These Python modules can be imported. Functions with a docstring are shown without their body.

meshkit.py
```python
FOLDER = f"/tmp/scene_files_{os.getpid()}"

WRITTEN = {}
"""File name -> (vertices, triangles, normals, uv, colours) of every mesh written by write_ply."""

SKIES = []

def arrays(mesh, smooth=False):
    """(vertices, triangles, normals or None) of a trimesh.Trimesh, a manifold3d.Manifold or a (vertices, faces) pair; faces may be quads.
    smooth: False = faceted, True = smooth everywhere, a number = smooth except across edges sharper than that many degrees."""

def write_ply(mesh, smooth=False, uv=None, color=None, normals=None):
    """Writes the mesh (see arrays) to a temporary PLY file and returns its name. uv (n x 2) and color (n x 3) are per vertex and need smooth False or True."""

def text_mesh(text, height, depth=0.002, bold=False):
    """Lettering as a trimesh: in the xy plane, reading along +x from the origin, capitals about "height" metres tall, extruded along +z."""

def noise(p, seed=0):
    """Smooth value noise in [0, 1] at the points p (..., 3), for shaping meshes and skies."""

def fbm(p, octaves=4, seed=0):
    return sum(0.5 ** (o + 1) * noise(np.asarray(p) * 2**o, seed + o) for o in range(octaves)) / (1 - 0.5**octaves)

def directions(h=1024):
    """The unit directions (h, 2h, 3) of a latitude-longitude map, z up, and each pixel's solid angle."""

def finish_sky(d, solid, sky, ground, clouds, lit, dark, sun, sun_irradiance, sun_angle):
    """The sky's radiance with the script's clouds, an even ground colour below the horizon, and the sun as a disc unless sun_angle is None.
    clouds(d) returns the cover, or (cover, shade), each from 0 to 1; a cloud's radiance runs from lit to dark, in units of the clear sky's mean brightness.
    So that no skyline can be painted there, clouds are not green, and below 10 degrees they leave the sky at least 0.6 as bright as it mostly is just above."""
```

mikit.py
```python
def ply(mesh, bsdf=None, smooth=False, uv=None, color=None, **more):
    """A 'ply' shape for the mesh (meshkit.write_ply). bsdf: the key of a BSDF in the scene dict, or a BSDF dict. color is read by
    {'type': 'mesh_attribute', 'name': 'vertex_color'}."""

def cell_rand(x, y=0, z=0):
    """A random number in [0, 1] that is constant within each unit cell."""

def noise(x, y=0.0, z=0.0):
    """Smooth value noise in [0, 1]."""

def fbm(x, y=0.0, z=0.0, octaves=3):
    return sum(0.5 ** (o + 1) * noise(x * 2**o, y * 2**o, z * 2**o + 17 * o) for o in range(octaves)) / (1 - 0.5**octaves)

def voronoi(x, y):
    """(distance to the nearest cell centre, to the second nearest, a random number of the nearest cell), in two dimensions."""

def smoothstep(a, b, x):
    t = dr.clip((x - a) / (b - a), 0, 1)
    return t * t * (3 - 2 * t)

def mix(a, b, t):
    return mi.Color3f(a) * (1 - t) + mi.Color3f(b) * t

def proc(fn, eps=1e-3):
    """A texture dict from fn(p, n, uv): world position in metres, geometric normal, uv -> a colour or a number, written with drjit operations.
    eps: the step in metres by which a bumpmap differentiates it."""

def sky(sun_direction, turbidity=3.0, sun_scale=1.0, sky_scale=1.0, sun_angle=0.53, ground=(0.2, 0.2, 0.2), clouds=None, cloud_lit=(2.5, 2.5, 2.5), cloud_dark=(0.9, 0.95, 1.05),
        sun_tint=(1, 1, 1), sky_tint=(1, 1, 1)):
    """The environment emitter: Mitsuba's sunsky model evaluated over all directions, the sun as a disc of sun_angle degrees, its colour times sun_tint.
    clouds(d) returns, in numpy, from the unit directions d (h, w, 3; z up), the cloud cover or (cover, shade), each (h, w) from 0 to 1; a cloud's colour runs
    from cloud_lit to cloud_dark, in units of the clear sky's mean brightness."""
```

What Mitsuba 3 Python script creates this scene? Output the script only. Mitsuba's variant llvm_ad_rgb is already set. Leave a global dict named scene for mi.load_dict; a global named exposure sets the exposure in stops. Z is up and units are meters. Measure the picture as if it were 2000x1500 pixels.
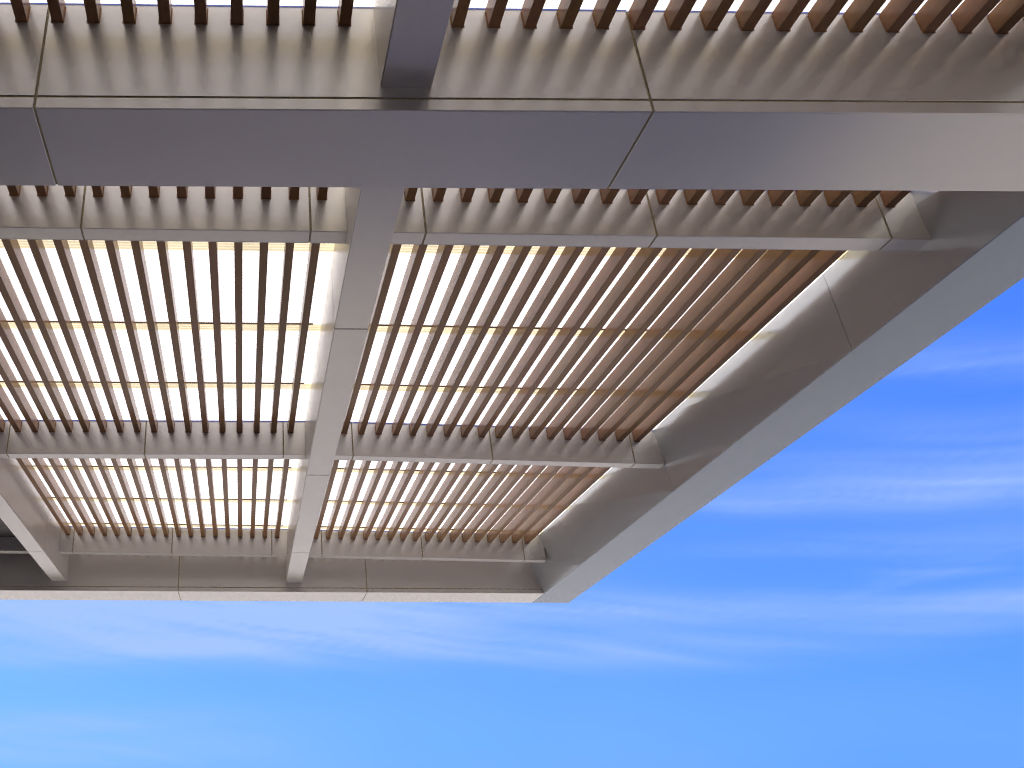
import math
import numpy as np, trimesh
import drjit as dr
import mitsuba as mi
import mikit, meshkit

scene, labels = {"type": "scene"}, {}
T = mi.ScalarTransform4f

# ------------------------------------------------------------------ camera
EYE = 1.6                                   # eye height over the paving; heights below are written over the eye, EYE is added on building
PITCH, ROLL, FOCAL, CX = 0.4603, 0.0058, 1685.8, 477.1      # the photograph is an off-centre crop (2000 px wide)
cp, sp, cr, sr = math.cos(PITCH), math.sin(PITCH), math.cos(ROLL), math.sin(ROLL)
fwd, up0, right = np.array([0, cp, sp]), np.array([0, -sp, cp]), np.array([1.0, 0, 0])
cam_up = cr * up0 - sr * right
scene["camera"] = {
    "type": "perspective", "fov": math.degrees(2 * math.atan(1000 / FOCAL)), "fov_axis": "x",
    "principal_point_offset_x": 0.5 - CX / 2000, "principal_point_offset_y": 0.0,
    "near_clip": 0.05, "far_clip": 20000.0,
    "to_world": T().look_at(origin=[0, 0, EYE], target=[float(v) for v in np.array([0, 0, EYE]) + fwd], up=[float(v) for v in cam_up])}

# ------------------------------------------------------------------ daylight
SUN = (-0.40, 0.42, 0.85)


# wind-drawn streaks as bearing, elevation (radians) of both ends, half width, strength
STREAKS = [(.64, .400, .95, .325, .016, .42), (.60, .352, .95, .262, .014, .20), (.50, .330, .90, .250, .011, .18), (.46, .296, .72, .262, .012, .45),
           (.58, .285, 1.05, .232, .021, .42), (.55, .240, .98, .196, .008, .34), (.44, .246, .80, .222, .007, .14), (.16, .208, .52, .178, .010, .42),
           (.30, .206, .86, .160, .010, .45), (.58, .160, 1.0, .140, .010, .34), (.04, .170, .62, .142, .014, .50), (-.50, .186, .22, .168, .028, .90),
           (-.42, .212, .30, .198, .020, .70), (-.34, .150, .06, .160, .010, .28), (-.60, .096, -.08, .080, .008, .45), (-.52, .070, .02, .050, .012, .35),
           (.60, .186, .71, .202, .006, .30), (.61, .210, .74, .196, .006, .26), (-1.3, .30, -.75, .24, .02, .5), (-1.6, .15, -.9, .13, .02, .5),
           (1.2, .33, 1.9, .24, .02, .5), (1.1, .18, 1.8, .15, .015, .5)]


def cirrus(d):
    """Thin wind-drawn cirrus over the whole sky: a veil thickening to the left, long streaks and fine combing."""
    az = np.arctan2(d[..., 0], d[..., 1])
    el = np.arcsin(np.clip(d[..., 2], -1, 1))
    q = lambda a, b, k, o, seed: meshkit.fbm(np.stack([az * a, el * b, np.full_like(az, k)], -1), o, seed)
    warp = q(4.0, 9.0, 4.0, 3, 11) - 0.5
    el2 = el + 0.022 * warp
    az2 = az + 0.10 * (q(3.0, 8.0, 9.0, 2, 31) - 0.5)
    fine = meshkit.fbm(np.stack([az2 * 4.0, (el2 + 0.16 * az) * 85.0, np.full_like(az, 2.5)], -1), 4, 7)
    body = q(5.0, 22.0, 1.0, 4, 17)
    c = np.zeros_like(az)
    for a0, e0, a1, e1, w, s in STREAKS:
        t = np.clip((az2 - a0) / (a1 - a0), -0.6, 1.6)
        mid = e0 + (e1 - e0) * (1 - (1 - np.clip(t, 0, 1)) ** 1.7) + 0.0 * t
        h = (el2 - mid) / w
        prof = np.where(h < 0, np.exp(-(h / 0.95) ** 2), np.exp(-(h / 1.9) ** 2))     # sharper underneath
        ends = np.clip((t + 0.25) / 0.5, 0, 1) * np.clip((1.3 - t) / 0.55, 0, 1)
        c = np.maximum(c, 0.85 * c + s * prof * ends ** 1.5)
    hair = meshkit.fbm(np.stack([az2 * 7.0, (el2 + 0.16 * az) * 230.0, np.full_like(az, 5.5)], -1), 3, 57)
    c = 0.85 * c * (0.05 + 1.15 * np.clip(fine - 0.12, 0, 1) + 0.5 * body + 0.7 * (hair - 0.5))
    veil = 0.11 + 0.20 * np.cos(az + 0.75) + 0.16 * np.exp(-np.maximum(el, 0) / 0.15) * (0.4 + body)
    out = q(2.0, 8.0, 6.0, 4, 41)
    high = 0.5 * np.clip((out - 0.5) / 0.3, 0, 1) * np.clip((el - 0.5) / 0.2, 0, 1)
    return np.clip(np.clip(veil, 0.02, 1) + 0.95 * c + high, 0, 0.9)


scene["sky"] = mikit.sky(SUN, turbidity=6.0, sun_tint=(0.95, 1.02, 1.0), clouds=cirrus, cloud_lit=(0.83, 1.19, 2.1), cloud_dark=(0.6, 0.85, 1.7),
                         sky_tint=(0.05, 0.215, 0.74), ground=(0.25, 0.24, 0.23))
exposure = 3.2

# ------------------------------------------------------------------ materials
noise, fbm, mix, smoothstep = mikit.noise, mikit.fbm, mikit.mix, mikit.smoothstep


def panel_color(p, n, uv):
    grain = noise(p.x * 420, p.y * 420, p.z * 420) - 0.5
    cloud = fbm(p.x * 1.3 + 5, p.y * 1.3, p.z * 1.3, 3) - 0.5
    dust = smoothstep(0.55, 0.85, fbm(p.x * 7, p.y * 7, p.z * 2.5, 4))
    c = mi.Color3f(0.49, 0.462, 0.425) * (1 + 0.03 * grain + 0.05 * cloud)
    return mix(c, mi.Color3f(0.41, 0.385, 0.35), 0.08 * dust)


def panel_rough(p, n, uv):
    return 0.28 + 0.015 * (fbm(p.x * 3, p.y * 3, p.z * 3, 3) - 0.5)


scene["panel_paint"] = {"type": "twosided", "bsdf": {"type": "principled", "base_color": mikit.proc(panel_color), "roughness": mikit.proc(panel_rough),
                                                      "metallic": 0.42, "specular": 0.5}}
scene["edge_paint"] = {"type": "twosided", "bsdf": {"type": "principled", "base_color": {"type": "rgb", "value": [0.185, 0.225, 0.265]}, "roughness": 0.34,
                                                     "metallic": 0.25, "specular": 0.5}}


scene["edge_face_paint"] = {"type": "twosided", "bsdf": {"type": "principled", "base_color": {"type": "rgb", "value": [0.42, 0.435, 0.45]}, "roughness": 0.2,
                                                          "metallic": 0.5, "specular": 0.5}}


def sealant_color(p, n, uv):
    return mi.Color3f(0.27, 0.22, 0.115) * (0.75 + 0.5 * fbm(p.x * 30, p.y * 30, p.z * 30, 2))


scene["sealant"] = {"type": "twosided", "bsdf": {"type": "principled", "base_color": mikit.proc(sealant_color), "roughness": 0.6}}


def slat_color(p, n, uv):
    i = dr.floor((p.x + 20) / 0.15)
    v = mikit.cell_rand(i, dr.floor(p.y / 3.2), 3)
    g = fbm(p.x * 60, p.y * 2.0, p.z * 60, 3) - 0.5
    return mix(mi.Color3f(0.235, 0.128, 0.055), mi.Color3f(0.24, 0.124, 0.068), v) * (1 + 0.25 * g + 0.12 * (v - 0.5))


scene["slat_finish"] = {"type": "twosided", "bsdf": {"type": "principled", "base_color": mikit.proc(slat_color), "roughness": 0.24, "specular": 0.1}}


def sheet_color(p, n, uv):
    rib = 0.5 + 0.5 * dr.sin(p.y * (2 * math.pi / 0.016))
    dirt = fbm(p.x * 2.2, p.y * 6.0, 0, 4)
    return mi.Color3f(0.925, 0.93, 0.925) * (0.95 + 0.05 * rib) * (0.90 + 0.16 * dirt)


def lap_color(p, n, uv):
    rib = smoothstep(0.1, 0.9, 0.5 + 0.5 * dr.sin(p.y * (2 * math.pi / 0.028)))
    dirt = fbm(p.x * 3.2, p.y * 9.0, 0, 4)
    return mix(mi.Color3f(0.74, 0.64, 0.38), mi.Color3f(0.88, 0.82, 0.63), rib) * (0.85 + 0.3 * dirt)


scene["roof_sheet"] = {"type": "principledthin", "base_color": mikit.proc(sheet_color), "roughness": 0.5, "diff_trans": 1.05, "spec_trans": 0.0}
scene["lap_sheet"] = {"type": "principledthin", "base_color": mikit.proc(lap_color), "roughness": 0.5, "diff_trans": 1.45, "spec_trans": 0.0}
scene["grey_joint"] = {"type": "twosided", "bsdf": {"type": "principled", "base_color": {"type": "rgb", "value": [0.22, 0.21, 0.20]}, "roughness": 0.6}}
scene["dark_bar"] = {"type": "twosided", "bsdf": {"type": "principled", "base_color": {"type": "rgb", "value": [0.16, 0.10, 0.05]}, "roughness": 0.5}}
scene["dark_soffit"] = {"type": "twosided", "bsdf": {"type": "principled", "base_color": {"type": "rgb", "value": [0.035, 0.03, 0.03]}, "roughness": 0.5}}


scene["dark_glass"] = {"type": "twosided", "bsdf": {"type": "principled", "base_color": {"type": "rgb", "value": [0.03, 0.035, 0.04]}, "roughness": 0.08}}


def stone_color(p, n, uv):
    band = smoothstep(1.19, 1.21, p.y) * smoothstep(-2.51, -2.49, p.x)          # dark granite along the building and below the covered bay, paler slabs elsewhere
    return mix(mi.Color3f(0.05, 0.045, 0.042), mi.Color3f(0.47, 0.405, 0.35), band) * (0.8 + 0.3 * fbm(p.x * 2, p.y * 2, 0, 3) + 0.2 * mikit.cell_rand(dr.floor(p.x / 0.6), dr.floor(p.y / 0.6), 1))


scene["dark_stone"] = {"type": "twosided", "bsdf": {"type": "principled", "base_color": mikit.proc(stone_color), "roughness": 0.5}}


def paving_color(p, n, uv):
    s = 0.05 + fbm(p.x * 0.6, p.y * 0.6, 0, 4) * 0.18
    return mi.Color3f(0.25, 0.245, 0.238) * (0.86 + s)


scene["paving"] = {"type": "twosided", "bsdf": {"type": "principled", "base_color": mikit.proc(paving_color), "roughness": 0.8}}

# ------------------------------------------------------------------ mesh helpers
counts = {}


def key_of(name, parent):
    base = f"{parent}__{name}" if parent else name
    n = counts.get(base, 0)
    counts[base] = n + 1
    return base if n == 0 else f"{base}_{n:03d}"


def add(name, mesh, mat, parent=None, label=None, smooth=False):
    k = key_of(name, parent)
    scene[k] = mikit.ply(mesh, mat, smooth=smooth)
    if label:
        labels[k] = {"label": label}
    return k


def hexa(corners, b=0.0):
    """A (slightly skewed) box from 8 corners [x][y][z], its edges chamfered by b."""
    c = np.asarray(corners, float).reshape(2, 2, 2, 3)
    if b <= 0:
        v = c.reshape(-1, 3)
        f = [[0, 1, 3, 2], [4, 6, 7, 5], [0, 4, 5, 1], [2, 3, 7, 6], [0, 2, 6, 4], [1, 5, 7, 3]]
        m = trimesh.Trimesh(v, [t for q in f for t in ([q[0], q[1], q[2]], [q[0], q[2], q[3]])], process=False)
        return m
    pts = []
    for i, j, k in np.ndindex(2, 2, 2):
        o = c[i, j, k]
        e = [c[1 - i, j, k] - o, c[i, 1 - j, k] - o, c[i, j, 1 - k] - o]
        e = [x / np.linalg.norm(x) * min(b, 0.4 * np.linalg.norm(x)) for x in e]
        pts += [o + e[0] + e[1], o + e[1] + e[2], o + e[0] + e[2]]
    return trimesh.convex.convex_hull(np.array(pts))


def block(x0, x1, y0, y1, z0, z1, b=0.0):
    """x, y: numbers; z0, z1: numbers or functions of (x, y); heights over the eye."""
    f = lambda z, x, y: (z(x, y) if callable(z) else z) + EYE
    return hexa([[[[x, y, f(z, x, y)] for z in (z0, z1)] for y in (y0, y1)] for x in (x0, x1)], b)


def join(ms):
    return trimesh.util.concatenate(ms)


# ------------------------------------------------------------------ measured layout (metres; heights over the eye)
ZA, ZR, ZB, ZS, ZT = 2.4669, 2.5837, 2.7252, 2.9329, 3.0387      # underside of main beams, ribs, cross beams, slats; roof
TOP = 3.13
SLOPE = 0.0087                                                   # the roof falls to the free edge
YW = -2.6                                                        # building wall behind the camera
A0, A1, B0, B1, C0, C1, D0, D1, E0, E1 = 2.5501, 3.0211, 3.6845, 3.794, 6.9569, 7.0683, 10.1844, 10.2905, 10.8201, 11.3566
R0, R1, L0, L1, FT = 0.5344, 0.74, -2.4028, -2.2147, 3.585
XL = -14.0                                                        # the canopy runs on to the left
BY = [-20, A1, (B0 + B1) / 2, (C0 + C1) / 2, (D0 + D1) / 2, E0, 40]
DEV = np.array([[0, 0, 0], [0, 0, 0], [0, -.0014, -.0028], [.0191, .0519, .0075], [.0456, .0469, .0234], [0, 0, 0], [0, 0, 0]])


def sag(x, y):
    """Height of the roof framing over its level line: the fall and the small unevenness between the beams."""
    row = [np.interp(x, [-2.2, 0.64, 3.58], d) for d in DEV]
    return float(-SLOPE * x + np.interp(y, BY, row))


def lift(z):
    return lambda x, y: z + sag(x, y)


def fb(x2, x10):
    return lambda y: x2 + (x10 - x2) * (y - 2.5) / 7.5


F_IN, F_OUT = fb(3.5507, 3.7442), fb(3.9404, 4.2048)             # bottom edges of the edge beam
GAP, SK, BV = 0.010, 0.005, 0.0012                               # joint width, panel thickness, edge rounding

# ------------------------------------------------------------------ setting
pv = trimesh.Trimesh([[-6000, -6000, 0], [6000, -6000, 0], [6000, 6000, 0], [-6000, 6000, 0]], [[0, 1, 2], [0, 2, 3]], process=False)
scene["pavement"] = mikit.ply(pv, "paving")
labels["pavement"] = {"label": "pale grey paving below the canopy reaching to the horizon", "category": "pavement", "kind": "structure"}
CAN = "canopy"
labels[CAN] = {"label": "flat grey panelled canopy with brown slats below a glowing white roof", "category": "canopy"}


def spans(x0, x1, joints):
    xs = [x0] + [j for j in sorted(joints) if x0 + 0.03 < j < x1 - 0.03] + [x1]
    out = []
    for a, b in zip(xs[:-1], xs[1:]):
        out.append((a + (GAP / 2 if a != x0 else 0), b - (GAP / 2 if b != x1 else 0)))
    return out


tv = trimesh.Trimesh([[-16, YW, .004], [3.6, YW, .004], [3.6, 9.0, .004], [-16, 9.0, .004]], [[0, 1, 2], [0, 2, 3]], process=False)
scene["terrace"] = mikit.ply(tv, "dark_stone")
labels["terrace"] = {"label": "stone terrace with a dark granite band under the canopy along the building", "category": "terrace", "kind": "structure"}

# ------------------------------------------------------------------ main beams across (front one and far one)
def main_beam(y0, y1, x0, x1, joints, zj, label):
    k = key_of("main_beam", CAN)
    x1e = x1(y0) if callable(x1) else x1
    scene[k] = mikit.ply(block(x0, x1e, y0 + SK, y1 - SK, ZA + SK, lift(ZT + .008)), "sealant")
    labels[k] = {"label": label}
    for a, b in spans(x0, x1e, joints):
        add("panel", block(a, b, y0, y0 + SK - 0.001, zj + GAP / 2, lift(ZT + .014), BV), "panel_paint", k)
        low = [block(a, b, y0, y0 + SK, ZA, zj - GAP / 2, BV), block(a, b, y0 + SK + .0005, y1, ZA, ZA + SK, BV), block(a, b, y1 - SK, y1, ZA + SK + .0005, lift(ZT + .014), BV)]
        last = b == x1e and callable(x1)
        if last:        # mitred against the edge beam
            low = [hexa([[[[x(y) if callable(x) else x, y, (z(x1e, y) if callable(z) else z) + EYE] for z in (z0, z1)] for y in (ya, yb)] for x in (a, x1)], BV)
                   for ya, yb, z0, z1 in ((y0, y0 + SK, ZA, zj - GAP / 2), (y0 + SK + .0005, y1, ZA, ZA + SK), (y1 - SK, y1, ZA + SK + .0005, lift(ZT + .014)))]
        add("panel", join(low), "panel_paint", k)
    return k


xin = lambda y: F_IN(y) - 0.004
main_beam(A0, A1, XL, xin, [-12.83, -10.43, -8.03, -5.63, -3.23, -0.83, 1.597], 2.527, "nearest and deepest grey cross beam")
main_beam(E0, E1, XL, xin, [-12.6, -10.25, -7.93, -5.53, -3.17, -0.811, 1.55], 2.520, "farthest grey beam closing the canopy against the sky")


# ------------------------------------------------------------------ cross beams (three rows, each butting to the ribs and the edge beam)
def cross_beam(y0, y1, x0, x1, label=None):
    k = key_of("cross_beam", CAN)
    scene[k] = mikit.ply(block(x0, x1, y0 + SK, y1 - SK, lift(ZB + SK), lift(ZT + 0.03)), "sealant")
    if label:
        labels[k] = {"label": label}
    for a, b in spans(x0, x1, [-11.65, -10.45, -9.25, -8.05, -6.85, -5.65, -4.45, -3.25, -2.053, -0.86, 0.343, 0.945, 2.15, 3.372]):
        tray = [block(a, b, y0, y0 + SK, lift(ZB), lift(ZT + .04), BV), block(a, b, y0 + SK + .0005, y1 - SK - .0005, lift(ZB), lift(ZB + SK), BV),
                block(a, b, y1 - SK, y1, lift(ZB), lift(ZT + .04), BV)]
        add("panel", join(tray), "panel_paint", k)


FI = 3.625
for y0, y1 in ((B0, B1), (C0, C1), (D0, D1)):
    cross_beam(y0, y1, L1, R0)
    cross_beam(y0, y1, R1, FI)
    cross_beam(y0, y1, XL, L0)


# ------------------------------------------------------------------ ribs running away from the camera
def rib(x0, x1, label):
    k = key_of("rib", CAN)
    labels[k] = {"label": label}
    core = []
    for ya, yb in ((YW, A0), (A1, E0)):
        core.append(block(x0 + SK, x1 - SK, ya, yb, ZR + SK, TOP - 0.02))
        ys = [ya] + [j for j in (-0.55, 4.464, 6.957, 9.43) if ya < j < yb] + [yb]
        for a, b in zip(ys[:-1], ys[1:]):
            a, b = a + (GAP / 2 if a != ya else 0), b - (GAP / 2 if b != yb else 0)
            add("panel", join([block(x0 + .004, x1 - .004, a, b, ZR, ZR + SK, BV), block(x0, x0 + SK, a, b, ZR + SK + .004, TOP, BV),
                               block(x1 - SK, x1, a, b, ZR + SK + .004, TOP, BV)]), "panel_paint", k)
    scene[k] = mikit.ply(join(core), "sealant")


rib(R0, R1, "middle rib between the two slatted bays")
rib(L0, L1, "left rib beside the dark covered bay")

# ------------------------------------------------------------------ edge beam along the free side
k = key_of("edge_beam", CAN)
labels[k] = {"label": "blue grey edge beam along the open right side of the canopy"}


def edge_piece(xa, xb, ya, yb, za, zb, b=BV):
    """x edges as functions of (y, z)."""
    return hexa([[[[x(y, z), y, z + EYE] for z in (za, zb)] for y in (ya, yb)] for x in (xa, xb)], b)


ins = lambda y, z: F_IN(y) + (FT - F_IN(y)) * (z - ZA) / (ZT - ZA)
out_ = lambda y, z: F_OUT(y)
ys = [YW, -0.52, 1.98, 4.485, 6.98, 9.48, E1]
core = []
for a, b in zip(ys[:-1], ys[1:]):
    core.append(edge_piece(lambda y, z: ins(y, z) + SK + .02, lambda y, z: F_OUT(y) - SK, a, b if b != E1 else E1 - SK, ZA + SK, TOP - .01, 0))
    a, b = a + (0.0015 if a != YW else 0), b - (0.0015 if b != E1 else 0)
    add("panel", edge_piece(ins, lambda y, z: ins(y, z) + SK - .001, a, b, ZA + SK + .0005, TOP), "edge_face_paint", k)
scene[k] = mikit.ply(join(core), "grey_joint")
low = [edge_piece(lambda y, z: F_IN(y), out_, YW, E1, ZA, ZA + SK), edge_piece(lambda y, z: F_OUT(y) - SK, out_, YW, E1, ZA + SK + .0005, TOP),
       edge_piece(lambda y, z: ins(y, z) + SK + .001, lambda y, z: F_OUT(y) - SK - .001, E1 - SK, E1, ZA + SK + .0005, TOP)]
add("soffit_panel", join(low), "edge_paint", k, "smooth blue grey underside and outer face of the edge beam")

# ------------------------------------------------------------------ slats
SW = 0.048
bays = [(YW, A0), (A1, B0), (B1, C0), (C1, D0), (D1, E0)]
for y0, y1 in bays:
    for x_first, pitch in ((0.8531, 0.15), (0.3844, -0.1492)):
        for i in range(18):
            x = x_first + i * pitch
            m = [block(x, x + SW, y0 + .001, y1 - .001, lift(ZS), lift(ZT - .006), .0012)]
            for ye in (y0, y1):           # end plate screwed to the beam
                ya, yb = (ye, ye + .004) if ye == y0 else (ye - .004, ye)
                m.append(block(x - .004, x + SW + .004, ya + .0004, yb - .0004, lift(ZS - .004), lift(ZT - .02)))
            add("slat", join(m), "slat_finish", CAN)

# ------------------------------------------------------------------ translucent roof sheets, their laps and the thin bars at the laps
laps = [-2.52, -1.56, -0.60, 0.36, 1.32, 2.28, 3.24, 4.205, 5.197, 6.157, 7.11, 8.067, 9.055, 10.01]
for xa, xb in ((L1 - .002, R0 + .002), (R1 - .002, FT + .01)):
    for y0, y1 in bays:
        cuts = [y0 - .004] + [y for y in laps if y0 + .05 < y < y1 - .05] + [y1 + .004]
        for a, b in zip(cuts[:-1], cuts[1:]):
            add("roof_sheet", trimesh.Trimesh([[x, y, ZT + sag(x, y) + EYE] for y in np.linspace(a, b, 3) for x in np.linspace(xa, xb, 7)],
                                [f for j in range(2) for i in range(6) for f in ([j * 7 + i, j * 7 + i + 1, j * 7 + i + 8], [j * 7 + i, j * 7 + i + 8, j * 7 + i + 7])], process=False),
                "roof_sheet", CAN)
        for y in laps:
            a, b = max(y + .012, y0), min(y + .115, y1)
            if b - a > .03:
                add("lap_strip", trimesh.Trimesh([[x, yy, ZT - .005 + sag(x, yy) + EYE] for yy in (a, b) for x in np.linspace(xa, xb, 7)],
                                                 [f for i in range(6) for f in ([i, i + 1, i + 8], [i, i + 8, i + 7])], process=False), "lap_sheet", CAN)
            if y0 < y - .012 and y + .012 < y1:
                add("lap_bar", block(xa + .06, xb - .06, y - .006, y + .006, lift(ZT - .014), lift(ZT - .006)), "dark_bar", CAN)

# ------------------------------------------------------------------ covered bay to the left
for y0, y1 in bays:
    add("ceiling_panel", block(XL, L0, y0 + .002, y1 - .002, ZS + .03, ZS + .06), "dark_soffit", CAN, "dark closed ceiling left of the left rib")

wk = key_of("building_wall", None)
scene[wk] = mikit.ply(block(XL, 4.3, YW - 0.3, YW - .001, -EYE, 4.2), "dark_glass")
labels[wk] = {"label": "dark glazed building wall behind the viewer carrying the canopy", "category": "wall"}
